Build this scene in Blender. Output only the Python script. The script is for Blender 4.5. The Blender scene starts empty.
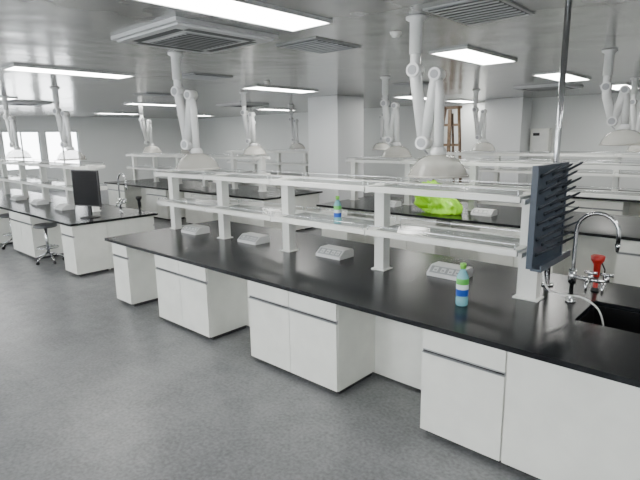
import bpy, bmesh, random
from mathutils import Matrix, Vector, noise
from math import radians, pi, sin, cos, sqrt, atan2
random.seed(4)
S=bpy.context.scene
# ------------------------------------------------------------ materials
def nt(name):
    m=bpy.data.materials.new(name); m.use_nodes=True
    n=m.node_tree; return m,n,n.nodes['Principled BSDF']
def pm(name,col,rough=.5,metal=0,var=.04,scale=6,alpha=1,bump=0,coat=0,trans=0,spec=.5):
    m,n,b=nt(name)
    tc=n.nodes.new('ShaderNodeTexCoord'); nz=n.nodes.new('ShaderNodeTexNoise')
    nz.inputs['Scale'].default_value=scale; nz.inputs['Detail'].default_value=4
    n.links.new(tc.outputs['Object'],nz.inputs['Vector'])
    r=n.nodes.new('ShaderNodeValToRGB')
    r.color_ramp.elements[0].position=.3; r.color_ramp.elements[1].position=.7
    r.color_ramp.elements[0].color=[c*(1-var) for c in col]+[1]
    r.color_ramp.elements[1].color=[min(1,c*(1+var)) for c in col]+[1]
    n.links.new(nz.outputs['Fac'],r.inputs['Fac']); n.links.new(r.outputs['Color'],b.inputs['Base Color'])
    b.inputs['Roughness'].default_value=rough; b.inputs['Metallic'].default_value=metal
    b.inputs['Alpha'].default_value=alpha; b.inputs['Coat Weight'].default_value=coat
    b.inputs['Transmission Weight'].default_value=trans; b.inputs['Specular IOR Level'].default_value=spec
    if bump:
        bp=n.nodes.new('ShaderNodeBump'); bp.inputs['Strength'].default_value=bump
        n.links.new(nz.outputs['Fac'],bp.inputs['Height']); n.links.new(bp.outputs['Normal'],b.inputs['Normal'])
    return m
WHITE=pm('white_laminate',(.84,.85,.80),.4)
WSTEEL=pm('white_powder_steel',(.83,.84,.81),.35)
BLACKTOP=pm('black_epoxy_worktop',(.006,.007,.009),.25,var=.15,scale=3,spec=.33)
ALU=pm('aluminium_pull',(.38,.39,.40),.35,.7)
KICK=pm('dark_kick',(.03,.03,.032),.6)
CHROME=pm('brushed_steel',(.60,.61,.63),.22,1)
GLASS=pm('shelf_glass',(.55,.61,.60),.08,alpha=.45)
DOME=pm('clear_hood_plastic',(.74,.72,.66),.06,alpha=.42)
RIM=pm('hood_rim_plastic',(.62,.60,.55),.2,alpha=.85)
ARM=pm('arm_white_plastic',(.78,.79,.79),.3)
JOINT=pm('joint_grey',(.36,.37,.39),.4)
PEG=pm('slate_polypropylene',(.05,.068,.095),.4)
PEGP=pm('peg_polypropylene',(.02,.026,.036),.4)
BLACK=pm('black_plastic',(.012,.012,.014),.3)
SCREEN=pm('black_screen',(.006,.006,.008),.12)
SINK=pm('black_sink',(.008,.008,.009),.3)
RED=pm('red_rubber',(.45,.02,.015),.4)
HOSE=pm('white_hose',(.75,.76,.76),.35)
LIME=pm('lime_bag_film',(.38,.88,.012),.32,var=.12,scale=9)
SOCK=pm('socket_body',(.74,.75,.75),.4)
SOCKG=pm('socket_panel_grey',(.40,.42,.43),.35)
SOCKD=pm('socket_holes',(.08,.08,.09),.5)
WALLM=pm('wall_paint',(.67,.69,.68),.45,var=.02,scale=1)
PILM=pm('pillar_paint',(.80,.82,.83),.45,var=.02,scale=1)
VENT=pm('vent_dark',(.05,.055,.06),.5)
VENTF=pm('vent_frame',(.36,.37,.38),.4)
ACW=pm('ac_plastic',(.58,.59,.60),.45)
WOOD=pm('brown_wood',(.15,.095,.055),.5,var=.3,scale=8)
FRAME=pm('window_frame_alu',(.5,.52,.53),.4)
PANE=pm('window_pane',(.8,.88,.9),.05,alpha=.1)
LBLUE=pm('label_blue',(.015,.09,.50),.35); LGRN=pm('label_green',(.12,.55,.10),.35)
LWH=pm('label_white',(.75,.85,.88),.35); CAPG=pm('cap_green',(.22,.62,.08),.4)
LIQ=pm('bottle_liquid',(.25,.58,.66),.12,alpha=.85)
SEAT=pm('stool_seat',(.10,.105,.11),.45)
def emis(name,col,s):
    m,n,b=nt(name); b.inputs['Base Color'].default_value=(.8,.8,.8,1)
    b.inputs['Emission Color'].default_value=(*col,1); b.inputs['Emission Strength'].default_value=s; return m
LAMP=emis('led_diffuser',(1,.985,.94),26)
def math_(n,op,a,b=None):
    x=n.nodes.new('ShaderNodeMath'); x.operation=op
    for i,v in enumerate((a,b)):
        if v is None: continue
        if hasattr(v,'links'): n.links.new(v,x.inputs[i])
        else: x.inputs[i].default_value=v
    return x.outputs[0]
def ceilmat():
    m,n,b=nt('ceiling_metal_panels')
    tc=n.nodes.new('ShaderNodeTexCoord'); sp=n.nodes.new('ShaderNodeSeparateXYZ'); n.links.new(tc.outputs['Object'],sp.inputs[0])
    fx=math_(n,'FRACT',math_(n,'DIVIDE',sp.outputs['X'],1.18)); fy=math_(n,'FRACT',math_(n,'DIVIDE',sp.outputs['Y'],3.6))
    lx=math_(n,'LESS_THAN',fx,.010); ly=math_(n,'LESS_THAN',fy,.0035); l=math_(n,'MAXIMUM',lx,ly)
    cx=math_(n,'FLOOR',math_(n,'DIVIDE',sp.outputs['X'],1.18)); cy=math_(n,'FLOOR',math_(n,'DIVIDE',sp.outputs['Y'],3.6))
    cb=n.nodes.new('ShaderNodeCombineXYZ'); n.links.new(cx,cb.inputs[0]); n.links.new(cy,cb.inputs[1])
    wn=n.nodes.new('ShaderNodeTexWhiteNoise'); n.links.new(cb.outputs[0],wn.inputs['Vector'])
    r=n.nodes.new('ShaderNodeMapRange'); r.inputs['To Min'].default_value=.39; r.inputs['To Max'].default_value=.45
    n.links.new(wn.outputs['Value'],r.inputs['Value'])
    v=math_(n,'MULTIPLY',r.outputs[0],math_(n,'SUBTRACT',1,math_(n,'MULTIPLY',l,.5)))
    cc=n.nodes.new('ShaderNodeCombineColor')
    for i,k in enumerate((1.0,1.0,.985)): n.links.new(math_(n,'MULTIPLY',v,k),cc.inputs[i])
    n.links.new(cc.outputs[0],b.inputs['Base Color'])
    b.inputs['Metallic'].default_value=.5; b.inputs['Roughness'].default_value=.18
    nz=n.nodes.new('ShaderNodeTexNoise'); nz.inputs['Scale'].default_value=1.1; n.links.new(tc.outputs['Object'],nz.inputs['Vector'])
    bp=n.nodes.new('ShaderNodeBump'); bp.inputs['Strength'].default_value=.14; bp.inputs['Distance'].default_value=.15
    n.links.new(nz.outputs['Fac'],bp.inputs['Height']); n.links.new(bp.outputs['Normal'],b.inputs['Normal'])
    return m
def floormat():
    m,n,b=nt('grey_vinyl_floor')
    tc=n.nodes.new('ShaderNodeTexCoord')
    a=n.nodes.new('ShaderNodeTexNoise'); a.inputs['Scale'].default_value=2.2; a.inputs['Detail'].default_value=8; a.inputs['Roughness'].default_value=.7
    c=n.nodes.new('ShaderNodeTexNoise'); c.inputs['Scale'].default_value=40; c.inputs['Detail'].default_value=5
    for q in (a,c): n.links.new(tc.outputs['Object'],q.inputs['Vector'])
    s=math_(n,'ADD',math_(n,'MULTIPLY',a.outputs['Fac'],.5),math_(n,'MULTIPLY',c.outputs['Fac'],.5))
    r=n.nodes.new('ShaderNodeValToRGB'); r.color_ramp.elements[0].position=.37; r.color_ramp.elements[1].position=.63
    r.color_ramp.elements[0].color=(.118,.122,.130,1); r.color_ramp.elements[1].color=(.232,.238,.248,1)
    n.links.new(s,r.inputs['Fac']); n.links.new(r.outputs['Color'],b.inputs['Base Color'])
    e=n.nodes.new('ShaderNodeTexNoise'); e.inputs['Scale'].default_value=9; e.inputs['Detail'].default_value=4; n.links.new(tc.outputs['Object'],e.inputs['Vector'])
    mr=n.nodes.new('ShaderNodeMapRange'); mr.inputs['From Min'].default_value=.3; mr.inputs['From Max'].default_value=.7; mr.inputs['To Min'].default_value=.28; mr.inputs['To Max'].default_value=.40
    n.links.new(e.outputs['Fac'],mr.inputs['Value']); n.links.new(mr.outputs[0],b.inputs['Roughness'])
    return m
# ------------------------------------------------------------ mesh builder
class MB:
    def __init__(s): s.v=[];s.f=[];s.mi=[];s.sm=[];s.mats=[]
    def m(s,mat):
        if mat not in s.mats: s.mats.append(mat)
        return s.mats.index(mat)
    def add(s,vs,fs,mat,sm=False,M=None):
        o=len(s.v); k=s.m(mat)
        s.v+= [tuple(M@Vector(p)) if M else tuple(p) for p in vs]
        for f in fs: s.f.append([o+i for i in f]); s.mi.append(k); s.sm.append(sm)
    def box(s,a,b,mat,M=None):
        x0,y0,z0=a;x1,y1,z1=b
        s.add([(x0,y0,z0),(x1,y0,z0),(x1,y1,z0),(x0,y1,z0),(x0,y0,z1),(x1,y0,z1),(x1,y1,z1),(x0,y1,z1)],
              [(0,3,2,1),(4,5,6,7),(0,1,5,4),(1,2,6,5),(2,3,7,6),(3,0,4,7)],mat,False,M)
    def tube(s,pts,r,mat,n=12,radii=None,M=None,caps=True):
        pts=[Vector(p) for p in pts]; vs=[];fs=[]
        t0=(pts[1]-pts[0]).normalized(); up=Vector((0,0,1)) if abs(t0.z)<.9 else Vector((1,0,0))
        u=t0.cross(up).normalized()
        for i,p in enumerate(pts):
            if i==0:t=t0
            elif i==len(pts)-1:t=(pts[i]-pts[i-1]).normalized()
            else:t=((pts[i+1]-p).normalized()+(p-pts[i-1]).normalized()).normalized()
            u=(u-t*u.dot(t)).normalized(); w=t.cross(u); rr=radii[i] if radii else r
            for j in range(n):
                a=2*pi*j/n; vs.append(p+u*cos(a)*rr+w*sin(a)*rr)
        for i in range(len(pts)-1):
            for j in range(n):
                k=(j+1)%n; fs.append((i*n+j,i*n+k,(i+1)*n+k,(i+1)*n+j))
        s.add(vs,fs,mat,True,M)
        if caps:
            L=len(pts)-1
            s.add(vs[:n],[tuple(range(n))],mat,False,M); s.add(vs[L*n:],[tuple(range(n))],mat,False,M)
    def lathe(s,prof,c,mats,n=24,M=None):
        for i in range(len(prof)-1):
            (r0,z0),(r1,z1)=prof[i],prof[i+1]; vs=[];fs=[]
            for r,z in ((r0,z0),(r1,z1)):
                for j in range(n):
                    a=2*pi*j/n; vs.append((c[0]+r*cos(a),c[1]+r*sin(a),c[2]+z))
            for j in range(n):
                k=(j+1)%n; fs.append((j,k,n+k,n+j))
            s.add(vs,fs,mats[i] if isinstance(mats,list) else mats,True,M)
    def finish(s,name,loc=(0,0,0),rot=0,bevel=0):
        me=bpy.data.meshes.new(name); me.from_pydata(s.v,[],s.f)
        for m in s.mats: me.materials.append(m)
        for p,k,q in zip(me.polygons,s.mi,s.sm): p.material_index=k; p.use_smooth=q
        bm=bmesh.new(); bm.from_mesh(me); bmesh.ops.remove_doubles(bm,verts=bm.verts,dist=1e-6) if not bevel else None
        bmesh.ops.recalc_face_normals(bm,faces=bm.faces); bm.to_mesh(me); bm.free()
        o=bpy.data.objects.new(name,me); S.collection.objects.link(o); o.location=loc; o.rotation_euler=(0,0,rot)
        if bevel:
            b=o.modifiers.new('bevel','BEVEL'); b.width=bevel; b.segments=2; b.limit_method='ANGLE'; b.angle_limit=radians(50)
        return o
# ------------------------------------------------------------ room
XL,XR,YF,YB,ZC=-22.0,4.0,-4.0,15.0,3.0
m=MB(); m.box((XL-.2,YF-.2,-.1),(XR+.2,YB+.2,0),floormat()); m.finish('floor')
m=MB(); m.box((XL-.2,YF-.2,ZC),(XR+.2,YB+.2,ZC+.1),ceilmat()); m.finish('ceiling')
def wall(name,axis,p0,p1,a0,a1,ops):
    m=MB(); cur=a0
    def bx(s0,s1,z0,z1):
        if axis=='x': m.box((p0,s0,z0),(p1,s1,z1),WALLM)
        else: m.box((s0,p0,z0),(s1,p1,z1),WALLM)
    for (u,v,z0,z1) in sorted(ops):
        bx(cur,u,0,ZC)
        if z0>0: bx(u,v,0,z0)
        bx(u,v,z1,ZC); cur=v
    bx(cur,a1,0,ZC); return m.finish(name)
wl=[(2.9,4.3,.9,2.42),(4.55,5.95,.9,2.42),(6.2,7.55,.9,2.42),(7.75,9.05,.9,2.42)]
wf=[(-20,-17,.9,2.6),(-15.5,-12.5,.9,2.6),(-11,-8,.9,2.6),(-6.5,-3.5,.9,2.6),(-2,1,.9,2.6)]
wall('wall_left','x',XL-.15,XL,YF,YB,wl)
wall('wall_front','y',YF-.15,YF,XL,XR,wf)
wall('wall_back','y',YB,YB+.15,XL,XR,[])
wall('wall_right','x',XR,XR+.15,YF,YB,[])
wi=0
for (u,v,z0,z1) in wl:
    wi+=1; m=MB(); t=.05; X=XL-.1
    m.box((X,u,z0),(X+.06,u+t,z1),FRAME);m.box((X,v-t,z0),(X+.06,v,z1),FRAME)
    m.box((X,u+t,z0),(X+.06,v-t,z0+t),FRAME);m.box((X,u+t,z1-t),(X+.06,v-t,z1),FRAME)
    c=(u+v)/2; m.box((X,c-.025,z0+t),(X+.06,c+.025,z1-t),FRAME)
    m.box((X+.028,u+t,z0+t),(X+.032,v-t,z1-t),PANE); m.finish('window_%d'%wi)
for (u,v,z0,z1) in wf:
    wi+=1; m=MB(); t=.05; Y=YF-.1
    m.box((u,Y,z0),(u+t,Y+.06,z1),FRAME);m.box((v-t,Y,z0),(v,Y+.06,z1),FRAME)
    m.box((u+t,Y,z0),(v-t,Y+.06,z0+t),FRAME);m.box((u+t,Y,z1-t),(v-t,Y+.06,z1),FRAME)
    c=(u+v)/2; m.box((c-.025,Y,z0+t),(c+.025,Y+.06,z1-t),FRAME)
    m.box((u+t,Y+.028,z0+t),(v-t,Y+.032,z1-t),PANE); m.finish('window_%d'%wi)
# pillars
m=MB(); m.box((-9.15,9.6,0),(-8.15,10.65,ZC),PILM); m.finish('pillar',bevel=.012)
m=MB(); m.box((-6.55,14.3,0),(-5.45,15,ZC),PILM); m.finish('pillar',bevel=.012)
# wooden easel near the back wall
m=MB()
for sx in (-1,1): m.tube([(sx*.5,-.25,0),(sx*.2,-.02,2.78)],.045,WOOD,n=8)
m.tube([(0,.3,0),(0,.0,2.6)],.035,WOOD,n=8)
m.box((-.50,-.27,1.0),(.50,-.12,1.06),WOOD)
m.box((-.26,-.09,2.25),(.26,-.03,2.32),WOOD); m.box((-.34,-.13,1.7),(.34,-.08,1.77),WOOD); m.box((-.42,-.2,.5),(.42,-.15,.57),WOOD)
m.box((-.28,-.04,2.72),(.28,.03,2.80),WOOD)
m.box((-.05,-.16,1.06),(.05,-.13,2.7),WOOD)
m.finish('wooden_easel',(-6.98,13.2,0))
m=MB(); m.box((-5.35,YB-.225,1.5),(-4.85,YB-.005,2.15),WHITE); m.box((-5.31,YB-.235,1.55),(-4.89,YB-.225,2.1),WSTEEL); m.box((-5.28,YB-.245,1.95),(-5.1,YB-.235,2.03),KICK)
m.finish('wall_control_cabinet',bevel=.008)
# ------------------------------------------------------------ benches
ZT=.82
def cab(m,x0,x1,y0,s,kind,n):
    def B(xa,ya,za,xb,yb,zb,mat):
        A=y0+s*ya; C=y0+s*yb; m.box((xa,min(A,C),za),(xb,max(A,C),zb),mat)
    B(x0,.02,.04,x1,.5,.785,WHITE); B(x0+.02,.05,0,x1-.02,.48,.04,KICK)
    w=(x1-x0)/n
    for i in range(n):
        a=x0+i*w+.003; b=x0+(i+1)*w-.003
        if kind=='plain':
            B(a,0,.045,b,.018,.775,WHITE)
        else:
            B(a,0,.63,b,.018,.765,WHITE)
            B(a,.012,.607,b,.02,.63,ALU)
            B(a,-.003,.601,b,.018,.607,ALU)
            B(a,0,.045,b,.018,.598,WHITE)
            B(a+.004,.004,.612,a+w*.98,.0125,.615,KICK)
def bench(x0,x1,y0,cabs,posts,sink=None,bevel=.003,zu=1.58,zl=1.21,D=1.75,ps=.94):
    m=MB(); y1=y0+D
    if sink:
        a,b,c,d=sink
        m.box((x0,y0,ZT-.035),(a,y1,ZT),BLACKTOP); m.box((b,y0,ZT-.035),(x1,y1,ZT),BLACKTOP)
        m.box((a,y0,ZT-.035),(b,c,ZT),BLACKTOP); m.box((a,d,ZT-.035),(b,y1,ZT),BLACKTOP)
        zb=.55
        m.box((a-.02,c-.02,zb),(b+.02,d+.02,zb+.015),SINK)
        m.box((a-.02,c-.02,zb),(a,d+.02,ZT-.036),SINK); m.box((b,c-.02,zb),(b+.02,d+.02,ZT-.036),SINK)
        m.box((a,c-.02,zb),(b,c,ZT-.036),SINK); m.box((a,d,zb),(b,d+.02,ZT-.036),SINK)
        m.lathe([(.001,.003),(.035,.003),(.04,0)],((a+b)/2,(c+d)/2,zb+.016),CHROME)
    else: m.box((x0,y0,ZT-.035),(x1,y1,ZT),BLACKTOP)
    yf=y0+.045
    for (a,b,k,n) in cabs:
        cab(m,a,b,yf,1,k,n); cab(m,a,b,y1-.045,-1,k,n)
    xa=min(c[0] for c in cabs); xb=max(c[1] for c in cabs)
    m.box((xa+.01,yf+.5,.02),(xb-.01,yf+.515,.78),WHITE); m.box((xa+.01,y1-.045-.5,.02),(xb-.01,y1-.045-.485,.78),WHITE)
    if D>1.3:
        m.box((xa,yf+.515,.04),(xa+.02,y1-.545,.78),WHITE); m.box((xb-.02,yf+.515,.04),(xb,y1-.545,.78),WHITE)
    m.finish('lab_bench',bevel=bevel)
    m=MB(); yc=y0+ps
    for i,p in enumerate(posts):
        h=.05 if i<len(posts)-1 else .07
        m.box((p-h,yc-.05,ZT),(p+h,yc+.05,zu+.02),WSTEEL)
        m.box((p-h-.02,yc-.07,ZT),(p+h+.02,yc+.07,ZT+.012),WSTEEL)
        for z in (zu,zl):
            m.box((p-.02,yc-.24,z-.045),(p+.02,yc+.24,z-.008),WSTEEL)
    for p,q in zip(posts,posts[1:]):
        for z in (zu,zl):
            a=p+.006; b=q-.006
            m.box((a,yc-.26,z-.034),(b,yc-.205,z+.010),WSTEEL); m.box((a,yc+.205,z-.034),(b,yc+.26,z+.010),WSTEEL)
            m.box((a,yc-.205,z-.012),(a+.05,yc+.205,z+.008),WSTEEL); m.box((b-.05,yc-.205,z-.012),(b,yc+.205,z+.008),WSTEEL)
            m.box((a+.055,yc-.07,z-.05),(b-.055,yc-.03,z-.012),WSTEEL)
            m.box((a+.05,yc-.205,z-.004),(b-.05,yc+.205,z+.004),GLASS)
            for yy in (yc-.25,yc+.25):
                m.tube([(a+.02,yy,z+.010),(a+.02,yy,z+.05),(b-.02,yy,z+.05),(b-.02,yy,z+.010)],.005,CHROME,n=6)
    m.finish('reagent_shelf_rack',bevel=bevel)
Y1,Y2,Y3=2.68,6.55,10.25
mc=[(-6.0,-5.62,'d',1),(-4.98,-4.02,'d',2),(-3.38,-2.34,'d',2),(-1.6,-1.04,'d',1),(-1.035,.45,'plain',1)]
mp=[-5.95,-4.88,-3.76,-2.56,-1.25]
bench(-6.08,.5,Y1,mc,mp,sink=(-.86,-.3,3.36,3.86))
rc=[(-6.0,-5.4,'d',1),(-4.7,-3.7,'d',2),(-3.0,-2.0,'d',2),(-1.3,-.3,'d',2)]
rp=[-5.95,-4.75,-3.55,-2.35,-1.15,.05]
bench(-6.08,.5,Y2,rc,rp,bevel=0); bench(-6.08,.5,Y3,rc,rp,bevel=0)
lc=[(-8.0,-7.56,'d',1),(-10.4,-9.3,'d',2),(-12.2,-11.2,'d',2),(-14.4,-13.4,'d',2)]
lp=[-14.4,-13.2,-12,-10.8,-9.6,-8.6]
bench(-14.5,-7.5,2.83,lc,lp,bevel=0,D=1.4,ps=.85); bench(-14.5,-7.5,Y2,lc,lp,bevel=0)
lc3=[(-10.4,-9.6,'d',2),(-12.2,-11.2,'d',2),(-14.4,-13.4,'d',2)]
bench(-14.5,-9.5,Y3,lc3,[-14.4,-13.2,-12,-10.8,-9.6],bevel=0)
# ------------------------------------------------------------ desktop sockets
def socket(x,y):
    m=MB(); w=.16; d=.11; h=.085
    pr=[(-d,0),(-d,.028),(-.035,h),(d-.02,h),(d,h-.02),(d,0)]
    vs=[(-w,a,b) for a,b in pr]+[(w,a,b) for a,b in pr]; n=len(pr)
    m.add(vs,[tuple(range(n)),tuple(range(n,2*n))]+[(i,(i+1)%n,n+(i+1)%n,n+i) for i in range(n)],SOCK)
    ang=atan2(h-.028,d-.035)
    M=Matrix.Translation((0,-d,.028))@Matrix.Rotation(ang,4,'X')
    m.box((-w+.02,.008,0),(w-.02,.08,.004),SOCKG,M)
    for cx in (-.09,-.02,.05,.11):
        m.box((cx-.022,.02,.004),(cx+.022,.068,.007),SOCK,M)
        m.box((cx-.008,.03,.007),(cx-.003,.045,.008),SOCKD,M); m.box((cx+.003,.03,.007),(cx+.008,.045,.008),SOCKD,M)
    m.finish('desktop_power_socket',(x,y,ZT),bevel=.004)
for x,y in ((-5.48,3.6),(-4.42,3.68),(-3.22,3.73),(-1.98,3.8)): socket(x,y)
for x in (-3.2,-4.9): socket(x,7.15)
for x in (-9.3,-10.5,-11.7): socket(x,3.45)
# ------------------------------------------------------------ bottles
def bottle(x,y,z,s):
    m=MB(); P=[(.001,0),(.032,0),(.036,.008),(.036,.045),(.034,.052),(.036,.06),(.036,.10),(.036,.13),(.036,.165),(.030,.185),(.015,.215),(.0135,.222),(.018,.222),(.018,.25),(.016,.253),(.001,.253)]
    P=[(a*s,b*s) for a,b in P]
    m.lathe(P,(0,0,0),[LIQ,LIQ,LIQ,LIQ,LIQ,LBLUE,LWH,LGRN,LIQ,LIQ,LIQ,CAPG,CAPG,CAPG,CAPG])
    m.finish('juice_bottle',(x,y,z))
bottle(-1.55,3.17,ZT,1.2); bottle(-2.98,3.5,1.2145,1.0)
# ------------------------------------------------------------ plastic bag
bm=bmesh.new(); bmesh.ops.create_icosphere(bm,subdivisions=5,radius=1)
for v in bm.verts:
    p=v.co.copy(); r=1.08+.45*noise.noise(p*1.3+Vector((3,1,2)))
    r-=abs(noise.noise(p*2.6+Vector((7,2,1))))*.65; r-=abs(noise.noise(Vector((p.x*6,p.y*6,p.z*2))))*.2
    x=p.x*r*.34; y=p.y*r*.2; z=p.z*r*.34
    if p.z>0: x=x*(1-.4*p.z)-.05*p.z; z*=1.15
    v.co=(x,y,max(z,-.14)+.14)
me=bpy.data.meshes.new('bag'); bm.to_mesh(me); bm.free(); me.materials.append(LIME)
for p in me.polygons: p.use_smooth=True
bag=bpy.data.objects.new('plastic_bag',me); S.collection.objects.link(bag); bag.location=(-3.87,6.98,ZT)
m=MB()
for P in ([(-.08,0,.34),(-.12,.01,.42),(-.2,.02,.43),(-.24,.02,.34),(-.2,.01,.2)],[(-.04,0,.34),(.02,.01,.42),(.09,.02,.39),(.12,.02,.29),(.08,.01,.2)]):
    m.tube(P,.02,LIME,n=8,radii=[.035,.02,.026,.018,.02])
h=m.finish('bag_handles'); h.parent=bag
# ------------------------------------------------------------ drying rack
m=MB(); X=-1.17; ya,yb,za,zb=3.3,3.92,1.12,1.80
m.box((X,ya,za),(X+.03,yb,zb),PEG)
m.box((X+.03,ya,za),(X+.04,ya+.02,zb),PEG);m.box((X+.03,yb-.02,za),(X+.04,yb,zb),PEG);m.box((X+.03,ya+.02,zb-.02),(X+.04,yb-.02,zb),PEG)
m.box((X+.03,ya,za-.01),(X+.10,yb,za+.008),PEG); m.box((X+.09,ya,za+.008),(X+.10,yb,za+.035),PEG)
for i in range(6):
    for j in range(5):
        y=ya+.08+j*(yb-ya-.16)/4; z=za+.085+i*.105+(.052 if j%2 else 0)
        if z>zb-.06: continue
        m.tube([(X+.028,y,z),(X+.045,y,z+.008),(X+.14,y,z+.065),(X+.152,y,z+.074)],.007,PEGP,n=8,radii=[.017,.010,.008,.004])
m.finish('pegboard_drying_rack')
m=MB(); m.tube([(-1.26,4.04,ZT+.02),(-1.26,4.04,ZC-.021)],.022,CHROME,n=16)
m.lathe([(.001,0),(.045,0),(.045,.02),(.001,.02)],(-1.26,4.04,ZC-.021),CHROME); m.lathe([(.001,0),(.05,0),(.05,.015),(.001,.02)],(-1.26,4.04,ZT),CHROME); m.finish('steel_service_pole')
def bez(P,n=24):
    out=[]
    for i in range(1,len(P)-2):
        a,b,c,d=[Vector(q) for q in P[i-1:i+3]]
        for k in range(n//3):
            t=k/(n//3); out.append(.5*((2*b)+(c-a)*t+(2*a-5*b+4*c-d)*t*t+(3*b-a-3*c+d)*t**3))
    out.append(Vector(P[-2])); return out
m=MB(); m.tube(bez([(-1.1,3.4,1.15),(-1.09,3.4,1.10),(-1.06,3.42,.98),(-.98,3.5,.93),(-.88,3.58,.91),(-.78,3.6,.84),(-.74,3.62,.7),(-.74,3.62,.6)],30),.006,HOSE,n=8); m.finish('drain_hose')
# ------------------------------------------------------------ faucet
def faucet(x,y,rot=0,s=1):
    m=MB()
    m.lathe([(.001,0),(.035,0),(.035,.012),(.022,.02),(.018,.05),(.018,.06)],(0,0,0),CHROME)
    P=[(0,0,.01),(0,0,.3),(0,0,.5)]
    P+= [(.13-.13*cos(a),0,.52+.13*sin(a)) for a in [pi*k/10 for k in range(1,11)]]
    P+=[(.26,0,.45)]
    m.tube(P,.014,CHROME,n=12); m.tube([(.26,0,.455),(.26,0,.435),(.26,0,.40)],.014,CHROME,n=12,radii=[.019,.015,.008])
    m.tube([(0,0,.14),(0,0,.24)],.026,CHROME,n=14)
    m.tube([(-.02,0,.19),(.22,-.03,.19)],.015,CHROME)
    for px in (.12,.22):
        m.tube([(px,-.02,.19),(px,-.02,.23)],.018,CHROME); m.tube([(px-.04,-.02,.24),(px+.04,-.02,.24)],.011,CHROME)
        m.tube([(px,-.03,.19),(px,-.10,.19),(px,-.12,.175),(px,-.125,.12)],.009,CHROME,radii=[.013,.013,.012,.007])
    m.tube([(0,0,.22),(-.0,-.05,.25)],.008,CHROME)
    m.finish('lab_faucet',(x,y,ZT),rot)
faucet(-.99,3.72,0); faucet(-8.0,3.85,0)
def eyewash(x,y,body):
    m=MB(); m.lathe([(.001,0),(.03,0),(.03,.015),(.017,.025),(.017,.10),(.022,.11),(.024,.2),(.03,.215)],(0,0,0),[KICK,KICK,KICK,body,KICK,body,body])
    m.lathe([(.03,.215),(.045,.235),(.05,.27),(.04,.275),(.001,.26)],(0,0,0),body)
    m.tube([(.03,0,.22),(.055,0,.17),(.05,0,.09)],.006,KICK,n=8); m.finish('eyewash_station',(x,y,ZT))
eyewash(-.93,4.12,RED); eyewash(-7.75,4.05,BLACK)
# ------------------------------------------------------------ monitor
m=MB()
m.lathe([(.001,0),(.15,0),(.15,.012),(.03,.025),(.025,.03)],(0,0,0),BLACK)
m.box((-.03,-.01,.02),(.03,.02,.3),BLACK)
m.box((-.27,-.035,.18),(.27,-.005,.74),BLACK); m.box((-.255,-.038,.2),(.255,-.035,.725),SCREEN); m.box((-.2,-.005,.26),(.2,.04,.66),BLACK)
m.finish('computer_monitor',(-7.95,3.32,ZT),radians(20),bevel=.006)
# ------------------------------------------------------------ stools
def stool(x,y):
    m=MB(); m.lathe([(.001,.60),(.16,.60),(.18,.61),(.18,.64),(.16,.655),(.001,.655)],(0,0,0),SEAT)
    m.tube([(0,0,.16),(0,0,.6)],.025,CHROME)
    m.lathe([(.165,.2),(.175,.21),(.165,.22),(.155,.21),(.165,.2)],(0,0,.05),CHROME)
    for k in range(5):
        a=2*pi*k/5; m.tube([(0,0,.18),(.2*cos(a),.2*sin(a),.085),(.22*cos(a),.22*sin(a),.05)],.014,CHROME,n=8)
        ca,sa=cos(a),sin(a); m.tube([(.22*ca-.014*sa,.22*sa+.014*ca,.026),(.22*ca+.014*sa,.22*sa-.014*ca,.026)],.026,KICK,n=12)
    for k in range(4):
        a=pi/2*k; m.tube([(0,0,.26),(.165*cos(a),.165*sin(a),.26)],.008,CHROME,n=6)
    m.finish('lab_stool',(x,y,0))
stool(-8.95,2.98); stool(-10.8,3.0)
# ------------------------------------------------------------ fume extraction arms
def arm(x,y,rot=0,zd=1.70,dx=.24):
    m=MB()
    m.lathe([(.001,0),(.09,0),(.09,-.02),(.055,-.04),(.055,-.3),(.001,-.3)],(0,0,ZC-.002),ARM,n=20)
    zj=2.56
    m.tube([(0,0,ZC-.28),(0,0,zj)],.045,ARM)
    m.tube([(0,-.06,zj),(0,.06,zj)],.06,ARM,n=16); m.tube([(0,-.066,zj),(0,.066,zj)],.04,JOINT,n=16)
    e=(dx*.42,0,zd+.24)
    m.tube([(0,.0,zj),(0.015,0,zj-.12),e],.052,ARM)
    m.tube([(e[0],-.06,e[2]),(e[0],.06,e[2])],.06,ARM,n=16); m.tube([(e[0],-.066,e[2]),(e[0],.066,e[2])],.04,JOINT,n=16)
    t=(dx*.85,0,zj-.05)
    m.tube([e,(t[0]-.02,0,t[2]-.1),t],.05,ARM)
    m.tube([(t[0],-.06,t[2]),(t[0],.06,t[2])],.055,ARM,n=16); m.tube([(t[0],-.066,t[2]),(t[0],.066,t[2])],.035,JOINT,n=16)
    m.tube([t,(dx*.98,0,t[2]-.18),(dx,0,zd+.16)],.042,ARM)
    m.tube([(-.055,.03,zj-.05),(e[0]-.06,.03,e[2]+.04)],.008,JOINT,n=6)
    m.lathe([(.05,.2),(.07,.17),(.07,.14),(.055,.13)],(dx,0,zd),ARM)
    m.lathe([(.055,.14),(.13,.12),(.19,.08),(.235,.02),(.255,-.035)],(dx,0,zd),DOME,n=28)
    m.lathe([(.255,-.035),(.266,-.04),(.266,-.052),(.252,-.052),(.252,-.035)],(dx,0,zd),RIM,n=28)
    m.tube([(dx-.1,-.0,zd+.14),(dx-.16,0,zd+.2),(dx-.16,0,zd+.24)],.008,JOINT,n=6)
    m.finish('fume_extraction_arm',(x,y,0),rot)
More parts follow.
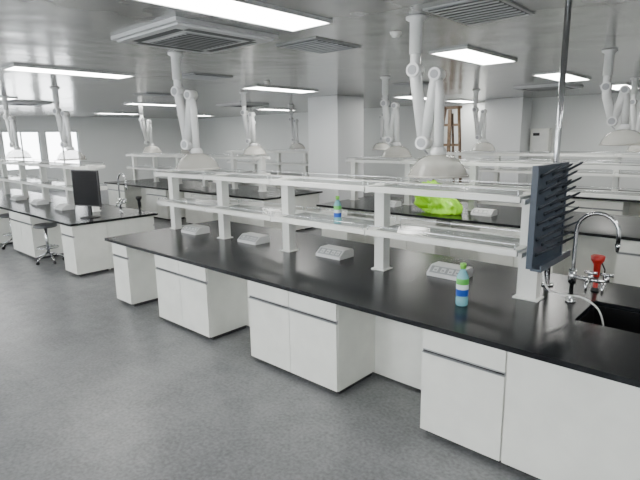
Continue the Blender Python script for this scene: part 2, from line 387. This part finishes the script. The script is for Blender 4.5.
for a in ((-5.42,3.45,.2),(-2.46,3.95,.1),(-10.3,3.9,.3),(-12.9,3.8,.2),(-1.72,7.2,.1,1.9),(-5.2,7.4,.1),(-8.9,7.3,.2),(-11.4,7.3,.2),(-2.2,11.2),(-5.3,11.1),(-7.95,11.3,2.5),(-11.4,11.2),(-13.4,11.2),(-13.4,7.3,1.5)): arm(*a)
# ------------------------------------------------------------ ceiling fittings
def lamp(x,y0,y1,w=.23):
    m=MB(); z=ZC; t=.02
    m.box((x-w-t,y0-t,z-.03),(x-w,y1+t,z),ACW);m.box((x+w,y0-t,z-.03),(x+w+t,y1+t,z),ACW)
    m.box((x-w,y0-t,z-.03),(x+w,y0,z),ACW);m.box((x-w,y1,z-.03),(x+w,y1+t,z),ACW)
    m.box((x-w,y0,z-.022),(x+w,y1,z-.002),LAMP); m.finish('ceiling_light_panel')
for l in ((-3.28,1.9,3.5),(-7.8,2.4,4.05),(-3.07,5.65,7.1),(-7.85,6.6,8.3),(-3.05,9.0,10.6),(-7.3,11.1,12.5),(-2.8,12.2,13.6),(-7.2,13.6,14.8),
          (-13.3,6.9,8.4),(-13.4,11.7,13.2),(-18.5,8.4,9.9),(-18.5,11.8,13.3),(-13.3,2.6,4.1),(-18.5,3.5,5),(-3.2,-2,-.5),(-7.8,-2,-.5),(-13.3,-2,-.5),(1.2,1.9,3.4),(1.2,5.7,7.2),(1.2,-2,-.5)):
    lamp(*l)
def cassette(x,y,s=.6,rot=0):
    m=MB()
    m.box((-s,-s,-.035),(s,s,0),ACW)
    m.box((-s*.93,-s*.93,-.055),(s*.93,s*.93,-.035),ACW)
    q=s*.55
    m.box((-q,-q,-.062),(q,q,-.055),VENTF)
    for i in range(9):
        a=-q+.03+i*(2*q-.06)/8; m.box((a-.012,-q+.03,-.066),(a+.012,q-.03,-.062),VENT)
    for k in range(4):
        M=Matrix.Rotation(k*pi/2,4,'Z'); m.box((-s*.66,s*.66,-.058),(s*.66,s*.80,-.054),VENT,M)
    m.finish('ceiling_air_conditioner_cassette',(x,y,ZC),rot,bevel=.006)
cassette(-4.42,3.05,.58); cassette(-14.6,4.7,.55); cassette(-3.9,11.6,.55); cassette(-12.0,9.8,.55)
def vent(x,y,w=.3,h=.38):
    m=MB(); m.box((-w,-h,-.015),(w,h,0),VENTF); m.box((-w+.03,-h+.03,-.018),(w-.03,h-.03,-.015),VENT)
    for i in range(9):
        a=-h+.06+i*(2*h-.12)/8; m.box((-w+.03,a-.003,-.028),(w-.03,a+.003,-.018),VENTF)
    m.finish('ceiling_air_vent',(x,y,ZC))
vent(-3.95,4.35); vent(-1.98,4.15,.3,.4); vent(-7.1,5.0); vent(-5.5,8.9); vent(-10.5,6.1)
def smoke(x,y):
    m=MB(); m.lathe([(.001,0),(.06,0),(.06,-.015),(.045,-.03),(.04,-.045),(.001,-.05)],(0,0,0),WSTEEL); m.finish('smoke_detector',(x,y,ZC))
smoke(-2.95,4.37); smoke(-7.0,6.3)
m=MB(); m.box((XL,YB-.015,0),(XR,YB,.1),FRAME); m.finish('baseboard_back')
m=MB(); m.box((XL,YF,0),(XL+.015,YB-.02,.1),FRAME); m.finish('baseboard_left')
# ------------------------------------------------------------ world, camera
w=bpy.data.worlds.new('world'); S.world=w; w.use_nodes=True
w.node_tree.nodes['Background'].inputs[0].default_value=(.95,.98,1,1); w.node_tree.nodes['Background'].inputs[1].default_value=14
c=bpy.data.cameras.new('camera'); c.lens=28.125; c.sensor_width=36
co=bpy.data.objects.new('camera',c); S.collection.objects.link(co)
R=Matrix.Rotation(radians(42.5),4,'Z')@Matrix.Rotation(radians(90-11.6),4,'X')@Matrix.Rotation(radians(-0.9),4,'Z')
co.matrix_world=Matrix.Translation((0,0,2.0))@R
S.camera=co
